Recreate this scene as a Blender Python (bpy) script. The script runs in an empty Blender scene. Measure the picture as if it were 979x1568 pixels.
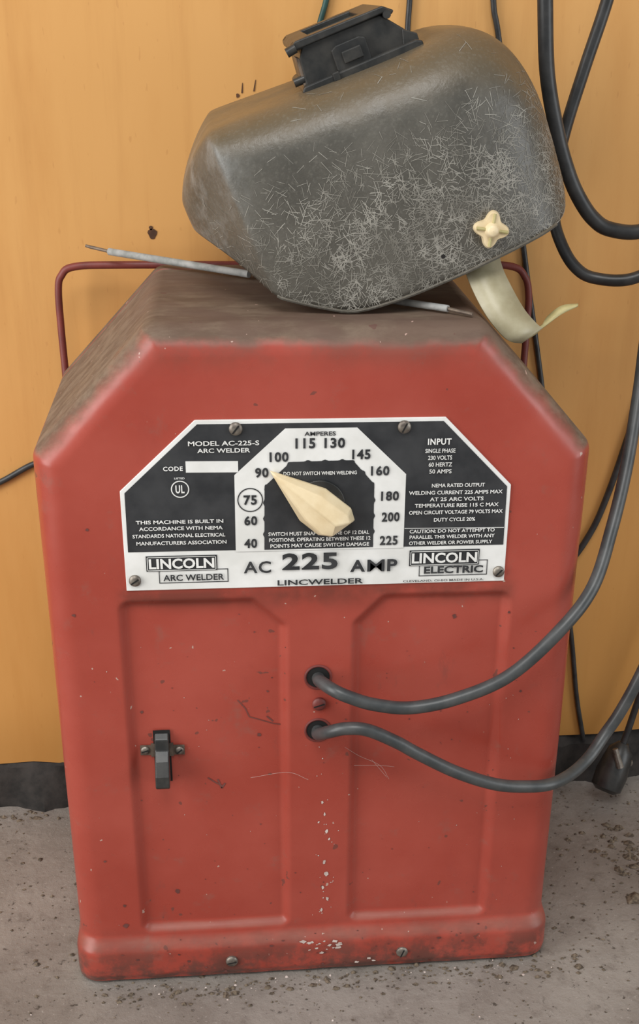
import bpy, math, random, numpy as np
from mathutils import Matrix, Vector
random.seed(7); rng=np.random.default_rng(7)
scn=bpy.context.scene
COL=bpy.context.collection

# ------------------------------------------------------------ helpers
def empty(name,loc=(0,0,0)):
    o=bpy.data.objects.new(name,None);o.location=loc;COL.objects.link(o);return o
def mk(name,v,f,mat=None,parent=None,smooth=True,ang=35,bevel=0,sub=0,solid=0):
    me=bpy.data.meshes.new(name)
    me.from_pydata([tuple(map(float,p)) for p in v],[],[tuple(int(i) for i in q) for q in f]);me.update()
    o=bpy.data.objects.new(name,me);COL.objects.link(o)
    if mat: me.materials.append(mat)
    import bmesh
    bm=bmesh.new();bm.from_mesh(me);bmesh.ops.recalc_face_normals(bm,faces=bm.faces);bm.to_mesh(me);bm.free()
    if smooth:
        me.polygons.foreach_set('use_smooth',[True]*len(me.polygons))
        me.set_sharp_from_angle(angle=math.radians(ang))
    if solid:
        m=o.modifiers.new('s','SOLIDIFY');m.thickness=solid;m.offset=0
    if sub:
        m=o.modifiers.new('sub','SUBSURF');m.levels=sub;m.render_levels=sub
    if bevel:
        m=o.modifiers.new('b','BEVEL');m.width=bevel;m.segments=3;m.limit_method='ANGLE';m.angle_limit=math.radians(30)
    if parent: o.parent=parent
    return o
class MB:
    def __init__(s): s.v=[];s.f=[]
    def add(s,v,f):
        n=len(s.v);s.v+=[tuple(p) for p in v];s.f+=[tuple(i+n for i in q) for q in f]
    def prism(s,pts,y0,y1):
        n=len(pts)
        s.add([(x,y0,z) for x,z in pts]+[(x,y1,z) for x,z in pts],[tuple(range(n)),tuple(range(2*n-1,n-1,-1))]+[(i,(i+1)%n,n+(i+1)%n,n+i) for i in range(n)])
    def flat(s,pts,y): s.add([(x,y,z) for x,z in pts],[tuple(range(len(pts)))])
    def tube(s,path,r,seg=12,caps=True):
        P=[Vector(p) for p in path];n=len(P)
        R=r if hasattr(r,'__len__') else [r]*n
        T=[(P[min(i+1,n-1)]-P[max(i-1,0)]).normalized() for i in range(n)]
        nrm=T[0].orthogonal().normalized();v=[];f=[]
        for i in range(n):
            nrm=(nrm-T[i]*nrm.dot(T[i])).normalized();b=T[i].cross(nrm)
            for k in range(seg):
                a=2*math.pi*k/seg;v.append(P[i]+(nrm*math.cos(a)+b*math.sin(a))*R[i])
        for i in range(n-1):
            for k in range(seg):
                f.append((i*seg+k,i*seg+(k+1)%seg,(i+1)*seg+(k+1)%seg,(i+1)*seg+k))
        if caps: f.append(tuple(range(seg)));f.append(tuple((n-1)*seg+k for k in range(seg)))
        s.add(v,f)
    def obj(s,name,mat,parent=None,**k): return mk(name,s.v,s.f,mat,parent,**k)
def spline(pts,n=10):
    P=[np.array(p,float) for p in pts];P=[2*P[0]-P[1]]+P+[2*P[-1]-P[-2]];o=[]
    for i in range(1,len(P)-2):
        for j in range(n):
            t=j/n
            o.append(.5*((2*P[i])+(-P[i-1]+P[i+1])*t+(2*P[i-1]-5*P[i]+4*P[i+1]-P[i+2])*t*t+(-P[i-1]+3*P[i]-3*P[i+1]+P[i+2])*t**3))
    o.append(P[-2]);return o
def disc(cx,cz,r,n=24): return [(cx+r*math.cos(2*math.pi*i/n),cz+r*math.sin(2*math.pi*i/n)) for i in range(n)]

# ------------------------------------------------------------ materials
def newmat(name,col=(.5,.5,.5),rough=.5,metal=0,spec=.5):
    m=bpy.data.materials.new(name);m.use_nodes=True;b=m.node_tree.nodes['Principled BSDF']
    b.inputs['Base Color'].default_value=(*col,1);b.inputs['Roughness'].default_value=rough;b.inputs['Metallic'].default_value=metal
    b.inputs['Specular IOR Level'].default_value=spec
    return m,m.node_tree,b
def N(nt,t,**k):
    n=nt.nodes.new(t)
    for a,b in k.items(): setattr(n,a,b)
    return n
def noise(nt,scale,detail=4,rough=.55,vec=None,mapscale=None):
    if vec is None: vec=N(nt,'ShaderNodeNewGeometry').outputs['Position']
    if mapscale:
        mp=N(nt,'ShaderNodeMapping');mp.inputs['Scale'].default_value=mapscale;nt.links.new(vec,mp.inputs[0]);vec=mp.outputs[0]
    n=N(nt,'ShaderNodeTexNoise');n.inputs['Scale'].default_value=scale;n.inputs['Detail'].default_value=detail;n.inputs['Roughness'].default_value=rough
    nt.links.new(vec,n.inputs['Vector']);return n.outputs['Fac']
def rng_(nt,fac,a,b,c=0,d=1):
    m=N(nt,'ShaderNodeMapRange');m.interpolation_type='SMOOTHSTEP'
    nt.links.new(fac,m.inputs[0])
    for i,v in enumerate((a,b,c,d)): m.inputs[i+1].default_value=v
    return m.outputs[0]
def mix(nt,fac,a,b):
    m=N(nt,'ShaderNodeMix',data_type='RGBA')
    if isinstance(fac,(int,float)): m.inputs[0].default_value=fac
    else: nt.links.new(fac,m.inputs[0])
    for s,v in ((m.inputs[6],a),(m.inputs[7],b)):
        if isinstance(v,tuple): s.default_value=(*v,1)
        else: nt.links.new(v,s)
    return m.outputs[2]
def math_(nt,op,a,b=None):
    m=N(nt,'ShaderNodeMath',operation=op)
    for i,v in enumerate((a,b)):
        if v is None: continue
        if isinstance(v,(int,float)): m.inputs[i].default_value=v
        else: nt.links.new(v,m.inputs[i])
    return m.outputs[0]
def bump(nt,b,h,st=.3,dist=.001):
    n=N(nt,'ShaderNodeBump');n.inputs['Strength'].default_value=st;n.inputs['Distance'].default_value=dist
    nt.links.new(h,n.inputs['Height']);nt.links.new(n.outputs[0],b.inputs['Normal'])
def sep(nt,out):
    s=N(nt,'ShaderNodeSeparateXYZ');nt.links.new(out,s.inputs[0]);return s.outputs

# red paint
m_red,nt,b=newmat('red_enamel',rough=.35,spec=.5)
g=N(nt,'ShaderNodeNewGeometry');pos=sep(nt,g.outputs['Position']);nor=sep(nt,g.outputs['Normal'])
c=mix(nt,rng_(nt,noise(nt,7,6),.3,.7),(.320,.049,.032),(.385,.073,.051))
c=mix(nt,math_(nt,'MULTIPLY',rng_(nt,noise(nt,38,6,.7),.56,.75),.4),c,(.24,.11,.085))
c=mix(nt,math_(nt,'MULTIPLY',rng_(nt,noise(nt,5,7,.75,mapscale=(1.5,1,.6)),.52,.72),.4),c,(.25,.045,.035))
c=mix(nt,math_(nt,'MULTIPLY',rng_(nt,noise(nt,13,8,.8,mapscale=(1.6,1,.7)),.60,.70),.35),c,(.17,.06,.048))
grime=math_(nt,'MULTIPLY',rng_(nt,pos[2],.065,.005),rng_(nt,noise(nt,34,7,.7),.38,.58))
c=mix(nt,math_(nt,'MULTIPLY',grime,.85),c,(.085,.045,.036))
# dark band just below the rating plate: dirt plus its shadow painted into the colour
band_=math_(nt,'MULTIPLY',rng_(nt,pos[2],.352,.374),rng_(nt,pos[2],.384,.374))
band_=math_(nt,'MULTIPLY',band_,rng_(nt,math_(nt,'ABSOLUTE',pos[0]),.158,.145))
c=mix(nt,math_(nt,'MULTIPLY',math_(nt,'MULTIPLY',band_,rng_(nt,noise(nt,26,5),.3,.6)),.65),c,(.10,.035,.025))
n2=noise(nt,22,6,.65)
d=rng_(nt,math_(nt,'ADD',nor[2],math_(nt,'MULTIPLY',math_(nt,'SUBTRACT',n2,.5),.6)),.22,.66)
d=math_(nt,'MULTIPLY',d,rng_(nt,pos[2],.40,.47,.30,1))
c=mix(nt,math_(nt,'MULTIPLY',d,.96),c,mix(nt,rng_(nt,noise(nt,70,6,.7,mapscale=(.35,1,1)),.35,.65),(.105,.075,.050),(.185,.142,.10)))
d2=math_(nt,'MULTIPLY',rng_(nt,pos[2],.538,.580),rng_(nt,n2,.33,.6))
c=mix(nt,math_(nt,'MULTIPLY',d2,.75),c,(.125,.075,.055))
c=mix(nt,math_(nt,'MULTIPLY',rng_(nt,noise(nt,95,2,.4),.735,.75),.7),c,(.12,.05,.04))
c=mix(nt,rng_(nt,noise(nt,170,2,.4,mapscale=(1,1,.8)),.75,.765),c,(.45,.30,.25))
nt.links.new(c,b.inputs['Base Color'])
r=math_(nt,'ADD',rng_(nt,noise(nt,25,5),.3,.7,.22,.38),math_(nt,'MULTIPLY',d,.5));nt.links.new(r,b.inputs['Roughness'])
bump(nt,b,noise(nt,45,4),.12,.001)
# wood
m_wood,nt,b=newmat('plywood',rough=.4,spec=.3)
w1=noise(nt,2.2,4,.5,mapscale=(1,1,.35));w2=noise(nt,60,5,.6,mapscale=(1,1,.07));w3=noise(nt,16,5,.6,mapscale=(1.4,1,.3))
c=mix(nt,rng_(nt,w1,.3,.7),(.56,.280,.085),(.66,.360,.128))
c=mix(nt,math_(nt,'MULTIPLY',rng_(nt,w3,.42,.72),.30),c,(.48,.21,.055))
c=mix(nt,math_(nt,'MULTIPLY',rng_(nt,w2,.5,.75),.20),c,(.40,.17,.045))
c=mix(nt,math_(nt,'MULTIPLY',rng_(nt,noise(nt,260,2,.4,mapscale=(1,1,.3)),.68,.74),.2),c,(.35,.14,.04))
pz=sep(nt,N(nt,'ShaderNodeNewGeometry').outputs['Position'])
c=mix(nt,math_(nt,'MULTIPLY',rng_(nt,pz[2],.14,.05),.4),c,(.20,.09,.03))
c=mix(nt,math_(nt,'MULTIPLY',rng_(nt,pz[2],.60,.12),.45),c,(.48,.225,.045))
nt.links.new(c,b.inputs['Base Color']);bump(nt,b,w2,.06,.001)
# concrete
m_conc,nt,b=newmat('concrete',rough=.9,spec=.2)
c=mix(nt,rng_(nt,noise(nt,6,8,.65),.3,.7),(.190,.162,.140),(.305,.275,.245))
c=mix(nt,math_(nt,'MULTIPLY',rng_(nt,noise(nt,40,8,.75),.5,.7),.6),c,(.14,.115,.098))
c=mix(nt,rng_(nt,noise(nt,130,5,.65),.60,.68),c,(.08,.065,.054))
c=mix(nt,math_(nt,'MULTIPLY',rng_(nt,noise(nt,260,3,.6),.62,.70),.5),c,(.42,.385,.35))
nt.links.new(c,b.inputs['Base Color']);bump(nt,b,noise(nt,80,8,.7),.6,.004)
# helmet fibreglass
m_helm,nt,b=newmat('fibreglass_shell',rough=.4,spec=.5)
g=N(nt,'ShaderNodeNewGeometry');nor=sep(nt,g.outputs['Normal']);hp_=sep(nt,g.outputs['Position'])
nn=noise(nt,18,6,.65)
c=mix(nt,rng_(nt,nn,.3,.7),(.068,.064,.054),(.106,.099,.083))
sheen_wear=math_(nt,'MULTIPLY',rng_(nt,hp_[0],-.035,-.075),rng_(nt,noise(nt,45,7,.75,mapscale=(1,1,.6)),.42,.68))  # chin end lightened: highlight painted into the colour, broken up with scuffs
c=mix(nt,math_(nt,'MULTIPLY',sheen_wear,.6),c,(.27,.275,.265))
d=rng_(nt,math_(nt,'ADD',nor[2],math_(nt,'MULTIPLY',math_(nt,'SUBTRACT',nn,.5),.4)),.12,.70)
c=mix(nt,math_(nt,'MULTIPLY',d,.85),c,(.118,.088,.050))
c=mix(nt,math_(nt,'MULTIPLY',rng_(nt,noise(nt,420,3,.6),.5,.7),.22),c,(.20,.19,.16))
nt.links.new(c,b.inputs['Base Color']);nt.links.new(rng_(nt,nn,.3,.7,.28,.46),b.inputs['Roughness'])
bump(nt,b,noise(nt,220,4,.6),.35,.001)
def simple(name,c1,c2,sc,rough,metal=0,spec=.5,bs=0):
    m,nt,b=newmat(name,rough=rough,metal=metal,spec=spec)
    f=noise(nt,sc,5,.6);nt.links.new(mix(nt,rng_(nt,f,.3,.7),c1,c2),b.inputs['Base Color'])
    if bs: bump(nt,b,f,bs,.001)
    return m
m_fib=simple('glass_fibre',(.17,.16,.135),(.33,.315,.275),50,.5)
m_blk=simple('black_plastic',(.016,.017,.017),(.042,.040,.036),60,.36,bs=.1)
m_rub=simple('black_rubber',(.018,.019,.020),(.040,.040,.040),70,.40,bs=.1)
m_rub2=simple('grey_rubber',(.038,.043,.045),(.070,.073,.073),60,.38,bs=.1)
m_grn=simple('green_cord',(.01,.045,.04),(.02,.07,.06),60,.5)
m_white=simple('label_aluminium',(.68,.68,.65),(.82,.82,.80),20,.35)
m_ink=simple('label_black',(.022,.024,.027),(.045,.047,.05),30,.35)
m_ivory=simple('ivory_plastic',(.68,.53,.31),(.80,.67,.44),40,.4)
m_ivd=simple('aged_ivory',(.38,.33,.14),(.52,.45,.22),80,.5)
m_strap=simple('strap_vinyl',(.33,.29,.18),(.45,.41,.28),40,.4)
m_steel=simple('dirty_steel',(.12,.10,.085),(.30,.27,.23),120,.45,metal=.6)
m_hand=simple('handle_red_oxide',(.13,.028,.024),(.20,.04,.032),40,.5)
m_flux=simple('electrode_flux',(.22,.23,.22),(.38,.38,.37),90,.8,bs=.2)
m_rust=simple('rusty_wire',(.10,.075,.06),(.22,.17,.13),90,.6,metal=.5)
m_hole=simple('dark_cavity',(.004,.004,.004),(.01,.008,.007),50,.9)
m_knot=simple('wood_knot',(.05,.02,.008),(.12,.05,.02),90,.8)
m_sill=simple('tarred_sill',(.010,.009,.008),(.040,.034,.030),45,.85,bs=.8)
m_chip=simple('primer_chip',(.46,.37,.33),(.64,.55,.50),60,.7)
m_dark=simple('scratch_dark',(.10,.03,.025),(.17,.06,.05),60,.6)
m_bit=simple('debris',(.04,.028,.02),(.19,.145,.10),300,.9)
m_web=simple('cobweb',(.45,.33,.30),(.5,.38,.35),60,.8)

# ------------------------------------------------------------ room
Y_W=.277
xs=np.linspace(-2,2,80)
v=[];f=[]
edge=[.055+.003*math.sin(x*37)+.0015*math.sin(x*91+1)+ (.018*x if abs(x)<1 else .018*np.sign(x)) for x in xs]
for x,e in zip(xs,edge): v+=[(x,Y_W,e),(x,Y_W,2.3),(x,Y_W+.012,e),(x,Y_W+.012,2.3)]
for i in range(len(xs)-1):
    a=4*i;bq=a+4
    f+=[(a,bq,bq+1,a+1),(a+2,a+3,bq+3,bq+2),(a,a+2,bq+2,bq)]
mk('wall_back',v,f,m_wood,smooth=False)
v=[];f=[];nx=400;nz=6
for i in range(nx+1):
    x=-2+4*i/nx
    for j in range(nz+1):
        z=-.002+.100*j/nz
        v.append((x,Y_W+.006-.016*(1-j/nz)*(.6+.5*math.sin(x*53)*math.sin(x*29))+rng.normal(0,.0018)-(.0 if j>3 else .003),z) if j<4 else (x,Y_W+.014+.004*math.sin(x*41),z))
for i in range(nx):
    for j in range(nz):
        a=i*(nz+1)+j;f.append((a,a+nz+1,a+nz+2,a+1))
mk('baseboard_back',v,f,m_sill)
mk('floor',[(-2,-2.6,0),(2,-2.6,0),(2,.32,0),(-2,.32,0)],[(0,1,2,3)],m_conc,smooth=False)
wm=MB()
for (x,z,r) in [(-.126,.593,.0038),(-.049,.706,.0014),(-.26,.70,.0012),(-.205,.35,.0013),(-.127,.598,.0016)]:
    P=[(x+r*(1+.25*math.sin(3*t+x*99))*math.cos(t),z+r*1.2*math.sin(t)) for t in np.linspace(0,2*math.pi,14)[:-1]]
    wm.flat(P,Y_W-.0006)
for (x,z,l,dx) in [(-.046,.712,.008,.001),(-.036,.714,.009,.002)]:
    wm.flat([(x,z-l/2),(x+.0014,z-l/2),(x+dx+.0006,z+l/2),(x+dx,z+l/2)],Y_W-.0006)
wm.obj('wall_knots',m_knot,smooth=False)

# ------------------------------------------------------------ welding machine
welder=empty('arc_welding_machine')
A=.2065;HS=.4845;HT=.5775;B=.1195;DP=.2246;RF=.021;RC=.014
def sdpoly(px,pz,poly,rr):
    P=np.array(poly);n=len(P)
    cen=P.mean(0);lines=[]
    for i in range(n):
        a=P[i];bb=P[(i+1)%n];d=bb-a;nn=np.array([d[1],-d[0]]);nn/=np.linalg.norm(nn)
        if (cen-a)@nn>0: nn=-nn
        lines.append((nn,nn@a-rr))
    Q=[]
    for i in range(n):
        n1,c1=lines[i-1];n2,c2=lines[i];Q.append(np.linalg.solve(np.array([n1,n2]),np.array([c1,c2])))
    dist=np.full(px.shape,1e9);ins=np.full(px.shape,True)
    for i in range(n):
        a=Q[i];bb=Q[(i+1)%n];e=bb-a;wx=px-a[0];wz=pz-a[1]
        t=np.clip((wx*e[0]+wz*e[1])/(e@e),0,1)
        dist=np.minimum(dist,np.hypot(wx-t*e[0],wz-t*e[1]))
        nn,c=lines[i];ins&=(px*nn[0]+pz*nn[1]<=c)
    return np.where(ins,-dist,dist)-rr
OUT=[(-A,-.4),(-A,HS),(-B,HT),(B,HT),(A,HS),(A,-.4)]
def sm(x,a,b_):
    t=np.clip((x-a)/(b_-a),0,1);return t*t*(3-2*t)
def flare(z): return .0035*(1-sm(z,.032,.05))
def halfw(z):
    z=np.asarray(z,float);lo=np.zeros_like(z);hi=np.full_like(z,.25)
    for _ in range(40):
        mid=(lo+hi)/2;s=sdpoly(mid,z,OUT,RC);lo=np.where(s<0,mid,lo);hi=np.where(s<0,hi,mid)
    return lo
zr=np.concatenate([np.linspace(.004,.52,300),np.linspace(.522,.552,26),HT-.0255*(1-np.sin(np.linspace(0,math.pi/2,40)[1:]))])
zr[-1]=HT-1e-5
wz=halfw(zr)
ce=RF*1.25/A
fr=np.concatenate([-1+ce*(1-np.cos(np.linspace(0,math.pi/2,18))),np.linspace(-1+ce,1-ce,230)[1:-1],1-ce*(1-np.cos(np.linspace(math.pi/2,0,18)))])
X=wz[:,None]*fr[None,:];Z=np.repeat(zr[:,None],len(fr),1)
dd=-sdpoly(X,Z,OUT,RC);dd=np.clip(dd,0,None)
q=np.clip(RF-dd,0,RF);Y=RF-np.sqrt(np.clip(RF**2-q**2,0,None))
PL=[(-.153,.050),(-.153,.372),(-.049,.372),(-.0225,.347),(-.0225,.050)]
PR=[(.152,.050),(.152,.372),(.050,.372),(.0255,.347),(.0255,.050)]
for P in (PL,PR):
    s=-sdpoly(X,Z,P,.010);Y+=.0058*sm(s,0,.0085)
Y-=.0075*(1-sm(Z,.034,.050))
Y+=.003*(1-sm(Z,.004,.012))
Y+=.0005*np.sin(X*31+1)*np.sin(Z*23)
Y+=.0006*np.sin(X*140)*np.exp(-((Z-.022)/.018)**2)
Xf=X*(1+flare(Z)/A)
nr,nc=X.shape
V=[(Xf[i,j],Y[i,j],Z[i,j]) for i in range(nr) for j in range(nc)]
Fc=[(i*nc+j,i*nc+j+1,(i+1)*nc+j+1,(i+1)*nc+j) for i in range(nr-1) for j in range(nc-1)]
loop=[i*nc for i in range(nr)]+[(nr-1)*nc+j for j in range(1,nc)]+[i*nc+nc-1 for i in range(nr-2,-1,-1)]
prev=loop;P0=[V[i] for i in loop]
for k,(yy,ins) in enumerate([(.024,0),(.04,0),(.08,0),(.13,0),(.17,0),(.200,0),(.2005,.0012),(.2025,.0012),(.203,0),(DP-.006,0),(DP-.002,.0015),(DP,.006)]):
    cur=[]
    for (x,y,z) in P0:
        cur.append(len(V));sx=(abs(x)-ins)/max(abs(x),1e-6) if abs(x)>ins else 1
        V.append((x*sx,yy,z-ins if z>.3 else z))
    for a in range(len(loop)-1): Fc.append((prev[a],prev[a+1],cur[a+1],cur[a]))
    prev=cur
Fc.append(tuple(prev))
mk('body_shell',V,Fc,m_red,welder,ang=50)

# --- label plate
mb=MB();LB=[(-.1445,.4592),(-.0888,.5118),(.0917,.5118),(.1436,.4588),(.1438,.3798),(-.1445,.3798)]
mb.prism(LB,-.0013,.003);mb.obj('rating_plate',m_white,welder,smooth=False,bevel=.0004)
ink=MB();ink.flat([(-.1415,.4115),(-.1412,.4580),(-.0872,.5090),(.0902,.5090),(.1406,.4577),(.1410,.4105)],-.0016)
ink.obj('plate_ink_field',m_ink,welder,smooth=False)
ring=MB();ring.flat([(-.0622,.4100),(-.0618,.4705),(-.0247,.5052),(.0272,.5052),(.0640,.4690),(.0640,.4100)],-.0019)
ring.flat([(-.0965,.4817),(-.0589,.4812),(-.0589,.4726),(-.0965,.4731)],-.0019)
ring.flat([(.0644,.4255),(.1405,.4245),(.1405,.4250),(.0644,.4260)],-.0018)
ring.obj('dial_scale_band',m_white,welder,smooth=False)
inn=MB()
base=[(-.0409,.4112),(-.0401,.4615),(-.0209,.4800),(.0243,.4806),(.0406,.4616),(.0408,.4113)]
sc=[];nb=len(base)
for i in range(nb):
    a=np.array(base[i]);bb=np.array(base[(i+1)%nb])
    if i==nb-1: sc.append(tuple(a));break
    d=bb-a;L=np.linalg.norm(d);nn=np.array([-d[1],d[0]])/L
    ts=np.linspace(0,1,int(L/.0012)+2)[:-1]
    for t in ts:
        e=.0011*max(0,math.cos(2*math.pi*(t*L/.0125)))**3 if 0.04<t<.96 else 0
        sc.append(tuple(a+d*t+nn*e))
inn.flat(sc,-.0022);inn.obj('dial_ink_centre',m_ink,welder,smooth=False)
TW=MB();TB=MB()
def text(dst,body,xl,xr,zc,h,off=.02,y=-.0026):
    cu=bpy.data.curves.new('t','FONT');cu.body=body;cu.size=1;cu.offset=off;cu.resolution_u=3
    if len(body)<6: cu.space_character=1.12
    o=bpy.data.objects.new('t',cu);COL.objects.link(o);bpy.context.view_layer.update()
    me=bpy.data.meshes.new_from_object(o.evaluated_get(bpy.context.evaluated_depsgraph_get()))
    co=np.array([v.co[:] for v in me.vertices])
    mn=co.min(0);mx=co.max(0)
    x=xl+(co[:,0]-mn[0])/(mx[0]-mn[0])*(xr-xl);z=zc-h/2+(co[:,1]-mn[1])/(mx[1]-mn[1])*h
    dst.add([(a,y,c_) for a,c_ in zip(x,z)],[tuple(p.vertices) for p in me.polygons])
    bpy.data.objects.remove(o);bpy.data.curves.remove(cu);bpy.data.meshes.remove(me)
M=1e-4
W=[('MODEL AC-225-S',-941,-434,4950,36),('ARC WELDER',-878,-500,4896,34),('CODE',-1126,-986,4764,34),
('THIS MACHINE IS BUILT IN',-1344,-708,4353,29),('ACCORDANCE WITH NEMA',-1324,-714,4301,29),('STANDARDS NATIONAL ELECTRICAL',-1374,-697,4244,29),('MANUFACTURERS ASSOCIATION',-1349,-689,4186,29),
('DO NOT SWITCH WHEN WELDING',-262,274,4712,28),('SWITCH MUST SNAP INTO ONE OF 12 DIAL',-378,376,4238,30),('POSITIONS. OPERATING BETWEEN THESE 12',-373,387,4190,30),('POINTS MAY CAUSE SWITCH DAMAGE',-364,378,4142,30),
('INPUT',791,965,4938,48),('SINGLE PHASE',775,998,4868,33),('230 VOLTS',797,976,4815,33),('60 HERTZ',804,979,4762,33),('50 AMPS',811,977,4709,33),
('NEMA RATED OUTPUT',835,1234,4598,30),('WELDING CURRENT 225 AMPS MAX',666,1372,4542,30),('AT 25 ARC VOLTS',825,1231,4489,30),('TEMPERATURE RISE 115 C MAX',714,1349,4440,30),('OPEN CIRCUIT VOLTAGE 79 VOLTS MAX',672,1384,4385,30),('DUTY CYCLE 20%',863,1177,4325,30),
('CAUTION: DO NOT ATTEMPT TO',682,1333,4234,29),('PARALLEL THIS WELDER WITH ANY',684,1336,4187,29),('OTHER WELDER OR POWER SUPPLY',681,1320,4138,29),
('UL',-1045,-980,4606,62),('LISTED',-1050,-976,4690,14),('LINCOLN',-1268,-784,4018,84),('LINCOLN',708,1211,4012,86)]
K=[('AMPERES',-110,117,5012,32),('115',-175,-30,4940,78),('130',35,185,4940,78),('145',238,372,4850,76),('160',378,515,4722,76),('180',458,592,4523,76),('200',468,602,4356,76),('225',458,594,4166,76),
('100',-362,-224,4840,76),('90',-468,-370,4722,76),('75',-556,-458,4512,76),('60',-554,-458,4350,76),('40',-558,-462,4168,76),
('AC',-567,-361,3972,98),('225',-278,142,4010,140),('A',237,352,3962,100),('M',368,500,3962,100),('P',520,598,3962,100),('LINCWELDER',-314,340,3838,46),('ARC WELDER',-1168,-714,3902,52),('ELECTRIC',805,1264,3912,62),('CLEVELAND, OHIO MADE IN U.S.A.',647,1275,3822,20)]
for t,a,b_,z,h in W: text(TW,t,a*M,b_*M,z*M,h*M,.018 if h<40 else .03)
for t,a,b_,z,h in K: text(TB,t,a*M,b_*M,z*M,h*M,.006 if t=='M' else .03 if t in('A','P') else .02 if t=='AC' else .012 if h<30 else .022 if h<60 else .035)
def ringm(dst,cx,cz,r0,r1,y):
    n=40;v=[];f=[]
    for i in range(n):
        t=2*math.pi*i/n;v+=[(cx+r0*math.cos(t),y,cz+r0*math.sin(t)),(cx+r1*math.cos(t),y,cz+r1*math.sin(t))]
    for i in range(n): a=2*i;b2=2*((i+1)%n);f.append((a,a+1,b2+1,b2))
    dst.add(v,f)
ringm(TW,-.1012,.4606,.0058,.0066,-.0024);ringm(TB,-.0507,.4512,.0086,.0094,-.0024)
def frame(dst,x0,x1,z0,z1,t,y):
    for p in ([(x0,z0),(x1,z0),(x1,z0+t),(x0,z0+t)],[(x0,z1-t),(x1,z1-t),(x1,z1),(x0,z1)],[(x0,z0),(x0+t,z0),(x0+t,z1),(x0,z1)],[(x1-t,z0),(x1,z0),(x1,z1),(x1-t,z1)]): dst.flat(p,y)
LG=MB();LG.flat([(-.1289,.3955),(-.0763,.3955),(-.0763,.4080),(-.1289,.4080)],-.0019);LG.flat([(.0689,.3945),(.1230,.3945),(.1230,.4076),(.0689,.4076)],-.0019)
frame(LG,-.1199,-.0683,.3855,.3965,.0006,-.0017);frame(LG,.0767,.1298,.3858,.3985,.0006,-.0017)
LG.obj('plate_logo_boxes',m_ink,welder,smooth=False)
frame(TW,-.1281,-.0771,.3962,.4073,.0005,-.0024);frame(TW,.0697,.1222,.3952,.4069,.0005,-.0024)
TW.obj('plate_text_light',m_white,welder,smooth=False);TB.obj('plate_text_dark',m_ink,welder,smooth=False)

# --- screws
def screw(dst,slot,x,z,y,r=.0046,ang=.5):
    n=20;v=[];f=[]
    for k,(rr,yy) in enumerate([(1,0),(1,-.35),(.85,-.55),(.5,-.68),(0.01,-.72)]):
        for i in range(n): t=2*math.pi*i/n;v.append((x+r*rr*math.cos(t),y+r*yy,z+r*rr*math.sin(t)))
    for k in range(4):
        for i in range(n): f.append((k*n+i,k*n+(i+1)%n,(k+1)*n+(i+1)%n,(k+1)*n+i))
    dst.add(v,f)
    ax,az=math.cos(ang),math.sin(ang);w=.0006;L=r*.8
    slot.flat([(x+ax*L-az*w,z+az*L+ax*w),(x-ax*L-az*w,z-az*L+ax*w),(x-ax*L+az*w,z-az*L-ax*w),(x+ax*L+az*w,z+az*L-ax*w)],y-r*.74)
S1=MB();S2=MB()
for x,z,y,a,r in [(-.0600,.5055,-.0013,.9,.0048),(.0614,.5052,-.0013,1.1,.0048),(-.1378,.3884,-.0013,.6,.0045),(.1388,.3881,-.0013,.8,.0045),(-.0753,.0215,-.0075,.2,.0052),(.0755,.0210,-.0075,1.2,.0052),(-.1391,.2351,.0045,.3,.0036),(-.1117,.2338,.0045,.7,.0036)]:
    screw(S1,S2,x,z,y,r,a)
S1.obj('screws',m_steel,welder);S2.obj('screw_slots',m_hole,welder,smooth=False)
S3=MB();S4=MB();screw(S3,S4,.0008,.2753,0,.0056,.3);S3.obj('centre_rivet',m_hand,welder);S4.obj('centre_rivet_slot',m_hole,welder,smooth=False)

# --- dial pointer knob (long ivory bar handle)
kb=[(-.0362,.4745),(.0045,.4600),(.0235,.4440),(.0262,.4350),(.0088,.4222),(-.0010,.4240),(-.0150,.4360)]
kt=[(-.0335,.4722),(.0020,.4562),(.0200,.4428),(.0220,.4372),(.0085,.4268),(.0005,.4282),(-.0110,.4392)]
hy=[-.0080,-.0135,-.0165,-.0170,-.0170,-.0165,-.0140]
n=7
v=[(x,-.003,z) for x,z in kb]+[(x,-.0065,z) for x,z in kb]+[(x,h,z) for (x,z),h in zip(kt,hy)]+[(.0105,-.0225,.4375)]
f=[tuple(range(n))]
for L in (0,1):
    for i in range(n): f.append((L*n+i,L*n+(i+1)%n,(L+1)*n+(i+1)%n,(L+1)*n+i))
for a_ in ((0,1),(1,2),(2,3),(3,4),(4,5),(5,6),(6,0)): f.append((2*n+a_[0],2*n+a_[1],3*n))
mk('selector_pointer',v,f,m_ivory,welder,ang=22,bevel=.0014)
kk=MB();kk.prism(disc(0,.447,.019,32),-.0045,-.0015);kk.obj('selector_boss',m_blk,welder,bevel=.0006)

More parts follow.
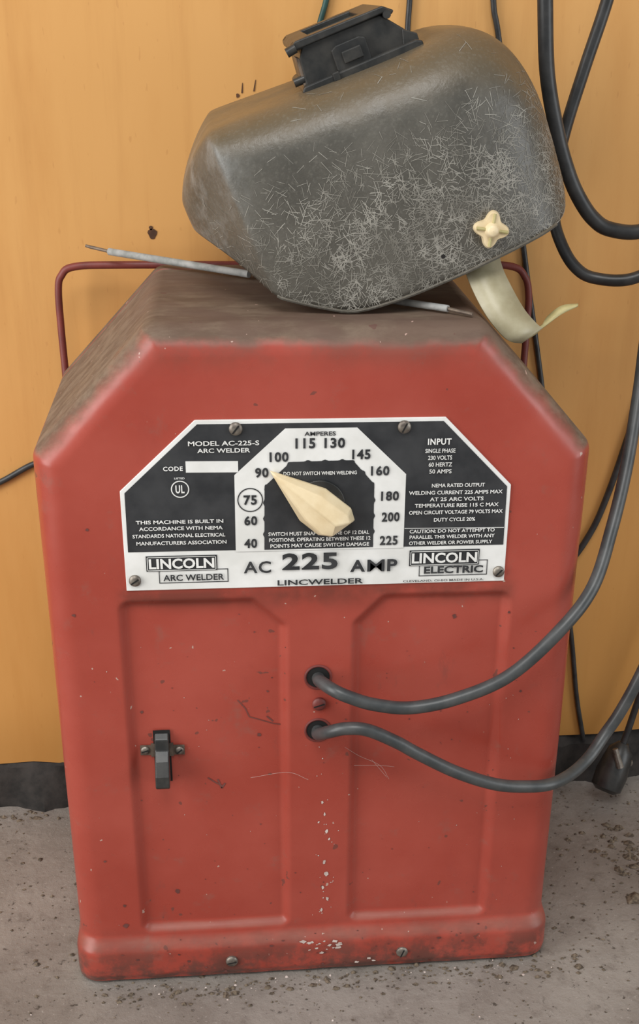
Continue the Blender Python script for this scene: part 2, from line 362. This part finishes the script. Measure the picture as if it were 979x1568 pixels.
# --- rocker switch
sw=MB();sw.flat([(-.1322,.2045),(-.1186,.2045),(-.1186,.2535),(-.1322,.2535)],.0040)
sw.obj('switch_cutout',m_hole,welder,smooth=False)
sw=MB();sw.prism([(-.1345,.229),(-.1165,.229),(-.1165,.241),(-.1345,.241)],.0035,.0048);sw.prism([(-.1430,.2305),(-.1077,.2295),(-.1077,.2385),(-.1430,.2395)],.0042,.0049)
sw.obj('switch_strap',m_rust,welder,smooth=False)
lv=[];prof=[(.004,.251),(-.001,.247),(-.003,.238),(-.010,.232),(-.017,.222),(-.019,.213),(-.014,.209),(-.006,.216),(-.002,.208),(.004,.205)]
for x in (-.1310,-.1198): lv+=[(x,y,z) for y,z in prof]
n=len(prof);mk('switch_lever',lv,[tuple(range(n)),tuple(range(2*n-1,n-1,-1))]+[(i,(i+1)%n,n+(i+1)%n,n+i) for i in range(n)],m_blk,welder,smooth=False,bevel=.001)
H=MB();H.flat(disc(.0000,.2995,.0098),-.0006);H.flat(disc(0,.2505,.0095),-.0006);H.obj('lead_holes',m_hole,welder,smooth=False)
G=MB()
for z in (.2995,.2505): G.tube([(.0102*math.cos(t),-.0003,z+.0102*math.sin(t)) for t in np.linspace(0,2*math.pi,33)],.0011,8,False)
G.obj('lead_hole_rims',m_hand,welder)
# --- lift handle
hp=spline([(-.200,.218,.440),(-.2055,.232,.452),(-.2065,.243,.475),(-.2075,.247,.520),(-.2070,.247,.551),(-.2035,.247,.563),(-.192,.247,.5705),(-.15,.247,.572),(0,.247,.572),(.15,.247,.572),(.190,.247,.5705),(.2025,.247,.561),(.2068,.247,.546),(.2075,.247,.52),(.2065,.243,.475),(.2055,.232,.452),(.200,.218,.440)],8)
hb=MB();hb.tube(hp,.0032,12);hb.obj('lift_handle',m_hand,welder)
# --- paint chips & scratches
ch=MB()
def surf_y(x,z):
    y=0.
    xa=np.array([x]);za=np.array([z])
    for P in (PL,PR): y+=float(.0058*sm(-sdpoly(xa,za,P,.010),0,.0085)[0])
    y-=float(.0075*(1-sm(za,.034,.050))[0]);return y+.0005*math.sin(x*31+1)*math.sin(z*23)+.0006*math.sin(x*140)*math.exp(-((z-.022)/.018)**2)
def blob(dst,x,z,r,asp=1,off=.0004):
    n=9;a0=random.random()*6;P=[]
    for i in range(n):
        t=2*math.pi*i/n;rr=r*random.uniform(.5,1.15);P.append((x+rr*math.cos(t+a0),z+rr*asp*math.sin(t+a0)))
    dst.flat(P,min(surf_y(px,pz) for px,pz in P)-off)
for x,z,r in [(.004,.180,.0014),(.006,.168,.0012),(.001,.160,.0010),(.008,.150,.0018),(.010,.142,.0010),(.006,.118,.0017),(.008,.105,.0020),(.005,.090,.0014),(.009,.078,.0018),(.004,.066,.0013),(.001,.125,.0008)]: blob(ch,x,z,r,1.5)
for _ in range(22): blob(ch,random.gauss(.006,.008),random.uniform(.055,.24),random.uniform(.0003,.0007))
for _ in range(32): blob(ch,random.uniform(-.18,.18),random.uniform(.06,.36),random.uniform(.0002,.0005))
for _ in range(16): blob(ch,random.gauss(.006,.011),random.gauss(.033,.005),random.uniform(.001,.0035),.6)
for x,z in [(.05,.012),(.046,.015),(.035,.012)]: blob(ch,x,z,.0022,.6)
ch.obj('paint_chips',m_chip,welder,smooth=False)
sc_=MB()
def scratch(dst,pts,w):
    for (x0,z0),(x1,z1) in zip(pts[:-1],pts[1:]):
        d=Vector((x1-x0,z1-z0)).normalized();nx,nz=-d[1]*w/2,d[0]*w/2
        y=min(surf_y(x0,z0),surf_y(x1,z1))-.0004
        dst.flat([(x0+nx,z0+nz),(x1+nx,z1+nz),(x1-nx,z1-nz),(x0-nx,z0-nz)],y)
scratch(sc_,[(-.064,.278),(-.058,.270),(-.055,.262),(-.044,.258),(-.036,.255),(-.030,.254)],.0008)
scratch(sc_,[(-.041,.262),(-.036,.257)],.0012);scratch(sc_,[(-.090,.205),(-.084,.200),(-.078,.196)],.0011);scratch(sc_,[(-.082,.203),(-.079,.194),(-.076,.199)],.0014)
for x,z,r in [(-.140,.270,.0016),(-.047,.245,.0021),(-.185,.360,.0019),(.150,.352,.0014),(-.120,.090,.0026),(-.165,.082,.0017),(-.040,.285,.0011),(.108,.347,.0022),(-.17,.43,.0015),(.165,.28,.0012),(-.178,.13,.0014),(-.165,.06,.0026)]: blob(sc_,x,z,r)
for _ in range(60): blob(sc_,random.uniform(-.18,.18),random.uniform(.06,.36),random.uniform(.0003,.0008))
for _ in range(40): blob(sc_,random.uniform(-.19,.19),random.uniform(.008,.045),random.uniform(.0006,.0020),.7)
sc_.obj('paint_scratches',m_dark,welder,smooth=False)
wb=MB()
for pts in ([(-.055,.205),(-.025,.212),(-.008,.205)],[(.022,.235),(.035,.222),(.052,.212),(.060,.198)],[(.030,.215),(.052,.212),(.064,.210)],[(.045,.218),(.058,.200)]):
    sp=spline([(x,surf_y(x,z)-.003,z) for x,z in pts],6);wb.tube(sp,.00012,4)
wb.obj('cobwebs',m_web,welder)

# ------------------------------------------------------------ welding leads
def cable(name,pts,r,mat,n=12,parent=None):
    m=MB();m.tube(spline(pts,n),r,16);return m.obj(name,mat,parent)
cable('welding_cable',[(.0,-.0012,.299),(.0012,-.010,.301),(.010,-.024,.301),(.022,-.029,.297),(.042,-.030,.290),(.071,-.030,.286),(.107,-.030,.293),(.147,-.029,.311),(.184,-.024,.345),(.2135,-.006,.374),(.233,.022,.412),(.248,.048,.455),(.260,.075,.505),(.270,.10,.56),(.29,.13,.66),(.32,.16,.78)],.0052,m_rub2)
cable('welding_cable',[(.0,-.0012,.2505),(.0,-.008,.2515),(.008,-.022,.262),(.020,-.028,.268),(.037,-.030,.267),(.060,-.030,.255),(.078,-.030,.243),(.110,-.030,.224),(.143,-.029,.210),(.170,-.024,.203),(.192,-.018,.200),(.214,-.002,.198),(.234,.015,.203),(.250,.028,.217),(.262,.032,.235),(.276,.034,.268),(.292,.04,.31),(.315,.05,.37),(.33,.06,.42)],.0052,m_rub2)
cable('power_cable',[(.172,.15,.86),(.1745,.15,.82),(.178,.15,.783),(.184,.15,.733),(.196,.15,.690),(.208,.15,.660),(.219,.15,.641),(.231,.15,.627),(.245,.15,.619),(.270,.15,.617),(.30,.15,.628),(.33,.15,.66)],.0060,m_rub)
cable('power_cable',[(.245,.19,.84),(.238,.19,.79),(.224,.19,.737),(.213,.19,.693),(.208,.19,.660),(.208,.187,.625),(.214,.182,.604),(.226,.175,.585),(.243,.17,.576),(.274,.16,.578),(.31,.16,.60),(.34,.16,.64)],.0050,m_rub)
yw=Y_W-.0035
cable('hanging_cord',[(.030,yw,.83),(.026,yw,.785),(.018,yw,.755),(.008,yw,.70),(.0,yw,.62),(-.004,yw,.40)],.0024,m_grn)
cable('hanging_cord',[(.095,yw,.84),(.094,yw,.785),(.093,yw,.752),(.094,yw,.68),(.096,yw,.45)],.0024,m_rub)
cable('hanging_cord',[(.160,yw,.84),(.164,yw,.782),(.170,yw,.756),(.186,yw,.68),(.206,yw,.579),(.220,yw,.515),(.233,yw,.455),(.252,yw,.36),(.273,yw,.26),(.290,yw,.173),(.301,yw,.11),(.314,yw,.055)],.0025,m_rub)
cable('hanging_cord',[(.36,yw,.54),(.345,yw,.48),(.329,yw,.425),(.312,yw,.35),(.296,yw,.30),(.270,yw,.26),(.22,yw,.22)],.0032,m_rub)
cable('wall_cord',[(-.36,yw,.34),(-.32,yw,.350),(-.279,yw,.367),(-.247,yw,.384),(-.215,yw,.392),(-.15,yw,.395)],.0028,m_rub)
eh=empty('electrode_holder')
cable('holder_lead',[(.42,.24,.30),(.39,.245,.22),(.372,.25,.165),(.362,.25,.12),(.354,.247,.085),(.347,.242,.062)],.0036,m_rub,parent=eh)
m=MB();m.tube([(.349,.243,.068),(.346,.241,.060),(.342,.238,.050),(.336,.233,.036),(.330,.228,.022),(.328,.226,.018)],[.006,.0135,.0155,.0175,.0165,.010],20);m.obj('grip',m_blk,eh)
m=MB();m.tube([(.356,.238,.046),(.346,.228,.050)],[.0045,.0045],12);m.tube([(.340,.220,.052),(.334,.226,.072)],[.004,.003],10);m.obj('jaw_lever',m_steel,eh)

# ------------------------------------------------------------ helmet
helm=empty('welding_helmet')
ca,sa=.927,.375;HX,HZ,YC=-.072,.6995,.137
def hw(a,n,y): return (HX+(a*ca-n*sa)*.001,y,HZ+(a*sa+n*ca)*.001)
SEC=[(-41,-46,-60,34,6),(-38,-38,-65,46,12),(-29,-25,-75,60,16),(-15,-11,-93,80,18),(-3.5,-3.5,-112,98,19),(-1.5,-2.5,-115,101,20),(.5,-1.8,-118,103,22),(6,-1.5,-123,104.5,25),(30,-2.5,-139,107,30),(50,-3.5,-149,108,32),(85,-5,-152.5,109,34),(125,-6,-152.5,109,36),(150,-5.5,-151.5,108,38),(172,-3.5,-151,104,42),(193,-8,-150,99,45),(206,-17,-149,92,48),(215,-28,-146,82,46),(221,-39,-138,70,42),(226,-52,-122,54,34),(228,-66,-104,36,16)]
v=[];f=[]
def section(s):
    a,nt_,nb_,w,rc=s;rc=min(rc,(nt_-nb_)*.8,w*.8);P=[]
    for i in range(7): P.append((-w,nb_+(nt_-rc-nb_)*i/7))
    for i in range(7):
        t=math.pi/2*i/6;P.append((-w+rc-rc*math.cos(t),nt_-rc+rc*math.sin(t)))
    L=w-rc
    for i in range(1,4): P.append((-L+2*L*i/8,nt_+1.2*math.sin(math.pi*i/8)))
    Q=P+[(0,nt_+1.2)]+[(-y,n) for y,n in reversed(P)]
    h=(nt_-nb_);o=[]
    for y,n in Q:
        t=(n-nb_)/h;bul=1-.07*(1-t)**3-.03*t*t
        o.append(hw(a,n,YC+y*bul*.001))
    return o
for s in SEC: v+=section(s)
K_=len(section(SEC[0]));ns=len(SEC)
for i in range(ns-1):
    for k in range(K_-1): f.append((i*K_+k,i*K_+k+1,(i+1)*K_+k+1,(i+1)*K_+k))
for base in (0,(ns-1)*K_):
    for k in range(K_//2):
        a=base+k;b2=base+k+1;c2=base+K_-2-k;d2=base+K_-1-k
        if c2==b2: f.append((a,b2,d2))
        else: f.append((a,b2,c2,d2))
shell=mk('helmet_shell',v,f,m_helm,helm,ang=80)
m_=shell.modifiers.new('sub','SUBSURF');m_.levels=2;m_.render_levels=2
bpy.context.view_layer.update()
dg=bpy.context.evaluated_depsgraph_get()
ev=shell.evaluated_get(dg);me=ev.to_mesh()
cen=np.array([p.center[:] for p in me.polygons]);nrm=np.array([p.normal[:] for p in me.polygons]);ar=np.array([p.area for p in me.polygons])
outw=cen-np.array([.05,YC,.66]);sg=np.sign((outw*nrm).sum(1));nrm*=sg[:,None]
loc_a=((cen[:,0]-HX)*ca+(cen[:,2]-HZ)*sa)*1000;loc_n=(-(cen[:,0]-HX)*sa+(cen[:,2]-HZ)*ca)*1000
side=np.where(np.abs(nrm[:,1])>.25,1,0)
clump=.35+.65*(.5+.5*np.sin(loc_a*.13+1)*np.sin(loc_n*.15))
wt=ar*side*clump*np.clip(.0+(-loc_n-38)/60,.012,1.0)*np.where(loc_a<2,.5,1)*np.clip(.35+loc_a/120,.3,1)
wt/=wt.sum();idx=rng.choice(len(cen),7500,p=wt)
ev.to_mesh_clear()
from mathutils.bvhtree import BVHTree
bv=BVHTree.FromObject(shell,dg)
fb=MB()
for i in idx:
    n_=Vector(nrm[i]);t=Vector(rng.normal(size=3));t=(t-n_*t.dot(n_)).normalized();L=random.uniform(.004,.011);w=random.uniform(.00010,.00024)
    sd=t.cross(n_);c0=Vector(cen[i])+t*random.uniform(-.003,.003)+sd*random.uniform(-.003,.003)
    s=sd*w;row=[]
    for k in range(4):
        p=c0+t*L*(k/3-.5);hit=bv.find_nearest(p)
        if hit[0] is None: break
        q_=hit[0]+n_*.00145;row+=[q_+s,q_-s]
    if len(row)==8: fb.add(row,[(0,1,3,2),(2,3,5,4),(4,5,7,6)])
fb.obj('surface_fibres',m_fib,helm,smooth=False)
sm_=shell.modifiers.new('sol','SOLIDIFY');sm_.thickness=.0024;sm_.offset=0
def near_y(a,n):
    o=Vector(hw(a,n,-.2));h_=bv.ray_cast(o,Vector((0,1,0)));return (h_[0].y if h_[0] else .03)-.0012
for sgn,nm in ((0,'rim_bead_near'),(K_-1,'rim_bead_far')):
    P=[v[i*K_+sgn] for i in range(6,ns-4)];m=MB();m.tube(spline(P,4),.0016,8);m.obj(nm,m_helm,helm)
def exta(prof,y0,y1):
    prof=[(a,nn-2.5) for a,nn in prof]
    n=len(prof);vv=[hw(a,nn,y0) for a,nn in prof]+[hw(a,nn,y1) for a,nn in prof]
    return vv,[tuple(range(n)),tuple(range(2*n-1,n-1,-1))]+[(i,(i+1)%n,n+(i+1)%n,n+i) for i in range(n)]
y0,y1=.080,.194
lh=MB()
lh.add(*exta([(69,-6),(158,-6),(158,1),(154,3.0),(72,3.0),(69,1)],y0-.010,y1+.010))
lh.add(*exta([(73,0),(152,0),(152,9),(137,26),(80,27),(75,20)],y0,y1))
lh.obj('lens_holder_body',m_blk,helm,smooth=False,bevel=.0012)
lh=MB()
TP=[(73,26),(139,26),(143,23),(145,25),(140,30.5),(76,31.5),(72,29)]
lh.add(*exta(TP,y0-.004,y0+.014));lh.add(*exta(TP,y1-.014,y1+.004))
lh.add(*exta([(72,25),(87,25),(87,31.5),(76,31.5),(72,29)],y0,y1));lh.add(*exta([(126,25.5),(139,25.5),(145,23),(147,25),(140,30.5),(126,30.5)],y0,y1))
lh.obj('lens_flip_frame',m_blk,helm,smooth=False,bevel=.0010)
m=MB();m.add(*exta([(85,27.2),(128,26.6),(128,28.2),(85,28.6)],y0+.012,y1-.012));m.obj('filter_glass',simple('filter_glass_dark',(.004,.010,.006),(.006,.014,.008),20,.08),helm,smooth=False)
lh=MB()
lh.add(*exta([(97,2),(122,2),(122,17),(118,19),(101,19),(97,17)],y0-.006,y0+.002))
lh.add(*exta([(103,6),(117,6),(117,14),(103,14)],y0-.009,y0-.004))
lh.add(*exta([(145,1),(157,1),(157,6),(148,12)],y0-.002,y0+.02))
lh.add(*exta([(92,-2),(97,-2),(97,4),(92,4)],y0-.012,y0+.002))
lh.obj('holder_latch',m_blk,helm,smooth=False,bevel=.0008)
lh=MB();lh.tube([hw(68,24,y0-.004),hw(75,25,y0-.004)],.0032,12);lh.tube([hw(66,4,y0+.004),hw(74,4,y0+.004)],.0030,12)
lh.tube([hw(141,22,y0-.006),hw(141,22,y1+.006)],.0028,12);lh.obj('hinge_pins',m_blk,helm)
m=MB();m.add(*exta([(71.5,2),(73.2,1),(75,20),(73.2,21)],y0+.002,y0+.03));m.obj('holder_end_face',m_rust,helm,smooth=False)
ka,kn=157.7,-130.0;ky=near_y(ka,kn);kx,_,kz=hw(ka,kn,0)
n=64;vv=[];ff=[]
prof=[(1.0,0.0005),(1.02,-.004),(.93,-.0065),(.55,-.0068),(.42,-.0105),(.30,-.0115),(.01,-.0118)]
for j,(s,yy) in enumerate(prof):
    for i in range(n):
        t=2*math.pi*i/n;lob=(.0106+.0022*math.cos(4*t+.5)) if j<3 else .0098
        vv.append((kx+lob*s*math.cos(t),ky+yy,kz+lob*s*math.sin(t)))
for j in range(len(prof)-1):
    for i in range(n): ff.append((j*n+i,j*n+(i+1)%n,(j+1)*n+(i+1)%n,(j+1)*n+i))
mk('pivot_knob',vv,ff,m_ivory,helm,ang=40)
m=MB()
for k in range(4):
    t=k*math.pi/2-.5/4;cx,cz=math.cos(t),math.sin(t)
    m.tube([(kx+cx*.004,ky-.0072,kz+cz*.004),(kx+cx*.0112,ky-.0072,kz+cz*.0112)],.0012,8)
m.obj('pivot_knob_ribs',m_ivd,helm)
px_,_,pz_=hw(120,-135,0);ry=near_y(120,-135)
m=MB();m.flat(disc(px_,pz_,.0016,12),ry-.0006);m.obj('rivet_hole',m_hole,helm,smooth=False)
def band(pl,pr,name,mat,n=8):
    a=spline(pl,n);b_=spline(pr,n);vv=[];ff=[]
    for p,q_ in zip(a,b_): vv+=[p,(p+q_)/2+np.array([0,-.001,0]),q_]
    for i in range(len(a)-1):
        for k in (0,1): ff.append((3*i+k,3*i+k+1,3*i+k+4,3*i+k+3))
    return mk(name,vv,ff,mat,helm,solid=.0012,ang=60)
band([(.104,.060,.622),(.110,.048,.604),(.117,.036,.588),(.126,.026,.574),(.138,.022,.5620),(.150,.028,.558)],
     [(.134,.064,.627),(.137,.052,.609),(.144,.042,.594),(.152,.034,.581),(.160,.030,.5725),(.166,.032,.568)],'headgear_strap',m_strap)
band([(.150,.028,.559),(.160,.034,.562),(.172,.040,.569),(.184,.046,.575),(.196,.050,.5795)],
     [(.158,.032,.570),(.166,.038,.568),(.174,.048,.573),(.184,.050,.580),(.197,.052,.581)],'strap_tail',m_ivd)

# ------------------------------------------------------------ welding rods
e=empty('welding_electrode')
m=MB();m.tube([(-.045,.155,.5825),(-.1610,.240,.5845)],.0030,14);m.obj('flux_coating',m_flux,e)
m=MB();m.tube([(-.1600,.2393,.5845),(-.178,.2505,.5865),(-.1815,.2520,.5872)],[.0014,.0014,.0012],10);m.obj('core_wire',m_rust,e)
e=empty('welding_electrode')
m=MB();m.tube([(.020,.093,.5815),(.096,.036,.5815)],.0026,14);m.obj('flux_coating',m_flux,e)
m=MB();m.tube([(.095,.0368,.5815),(.112,.024,.5800)],.0014,10);m.obj('core_wire',m_rust,e)

# ------------------------------------------------------------ debris on the floor
db=MB();db2=MB()
def bit(dst,x,y,r):
    a0=random.random()*6;P=[];n=5
    for i in range(n):
        t=2*math.pi*i/n+a0;rr=r*random.uniform(.5,1.2);P.append((x+rr*math.cos(t),y+rr*.8*math.sin(t),.0003))
    P.append((x,y,.0006+r*random.uniform(.2,.8)))
    dst.add(P,[(i,(i+1)%n,n) for i in range(n)]+[tuple(range(n))])
for _ in range(420): bit(db,random.uniform(-.40,.48),random.uniform(-.16,-.012),abs(random.gauss(0,.0009))+.0004)
for _ in range(300): bit(db,random.uniform(-.20,.24),random.gauss(-.018,.010),abs(random.gauss(0,.0016))+.0006)
for _ in range(420): bit(db,random.uniform(.22,.50),random.uniform(0,.262),abs(random.gauss(0,.0014))+.0005)
for _ in range(240): bit(db,random.uniform(-.45,-.215),random.uniform(0,.262),abs(random.gauss(0,.0012))+.0005)
for _ in range(90): bit(db,random.gauss(.335,.02),random.gauss(.14,.03),abs(random.gauss(0,.0030))+.001)
for _ in range(50): bit(db,random.uniform(-.45,-.22),random.gauss(.255,.008),abs(random.gauss(0,.003))+.001)
for _ in range(40): bit(db2,random.uniform(-.40,.48),random.uniform(-.15,-.012),abs(random.gauss(0,.0008))+.0005)
for _ in range(40): bit(db2,random.uniform(-.2,.22),random.gauss(-.016,.006),abs(random.gauss(0,.0008))+.0005)
db.obj('floor_debris',m_bit,smooth=False);db2.obj('floor_paint_flakes',m_chip,smooth=False)

# ------------------------------------------------------------ lighting
w=bpy.data.worlds.new('w');scn.world=w;w.use_nodes=True
bg=w.node_tree.nodes['Background'];bg.inputs[0].default_value=(.96,.985,1,1);bg.inputs[1].default_value=.36
def area(name,loc,tgt,sx,sy,P,col=(1,1,1)):
    l=bpy.data.lights.new(name,'AREA');l.shape='RECTANGLE';l.size=sx;l.size_y=sy;l.energy=P;l.color=col
    o=bpy.data.objects.new(name,l);COL.objects.link(o);o.location=loc
    o.rotation_euler=(Vector(tgt)-Vector(loc)).to_track_quat('-Z','Y').to_euler();return o
area('daylight_doorway',(-1.5,-.75,.95),(-.05,.1,.42),1.0,1.7,31,(1,.985,.96))
area('daylight_window',(1.5,-.8,.65),(.1,.05,.35),.7,1.1,9,(.95,.98,1))
area('ceiling_skylight',(-.2,-1.4,2.5),(0,0,.45),1.0,1.0,31,(1,.99,.97))

# ------------------------------------------------------------ camera
cd=bpy.data.cameras.new('camera');co=bpy.data.objects.new('camera',cd);COL.objects.link(co)
r2=(.99416,-.10603,.02009);u2=(.02908,.44250,.89631);fw=(.10392,.89048,-.44300);C=(-.06654,-.86136,.78570)
co.matrix_world=Matrix(((r2[0],u2[0],-fw[0],C[0]),(r2[1],u2[1],-fw[1],C[1]),(r2[2],u2[2],-fw[2],C[2]),(0,0,0,1)))
cd.sensor_fit='VERTICAL';cd.sensor_height=36;cd.lens=43.946;cd.shift_x=-.04177;cd.shift_y=.09608
cd.clip_start=.01
scn.camera=co
scn.view_settings.view_transform='Standard'
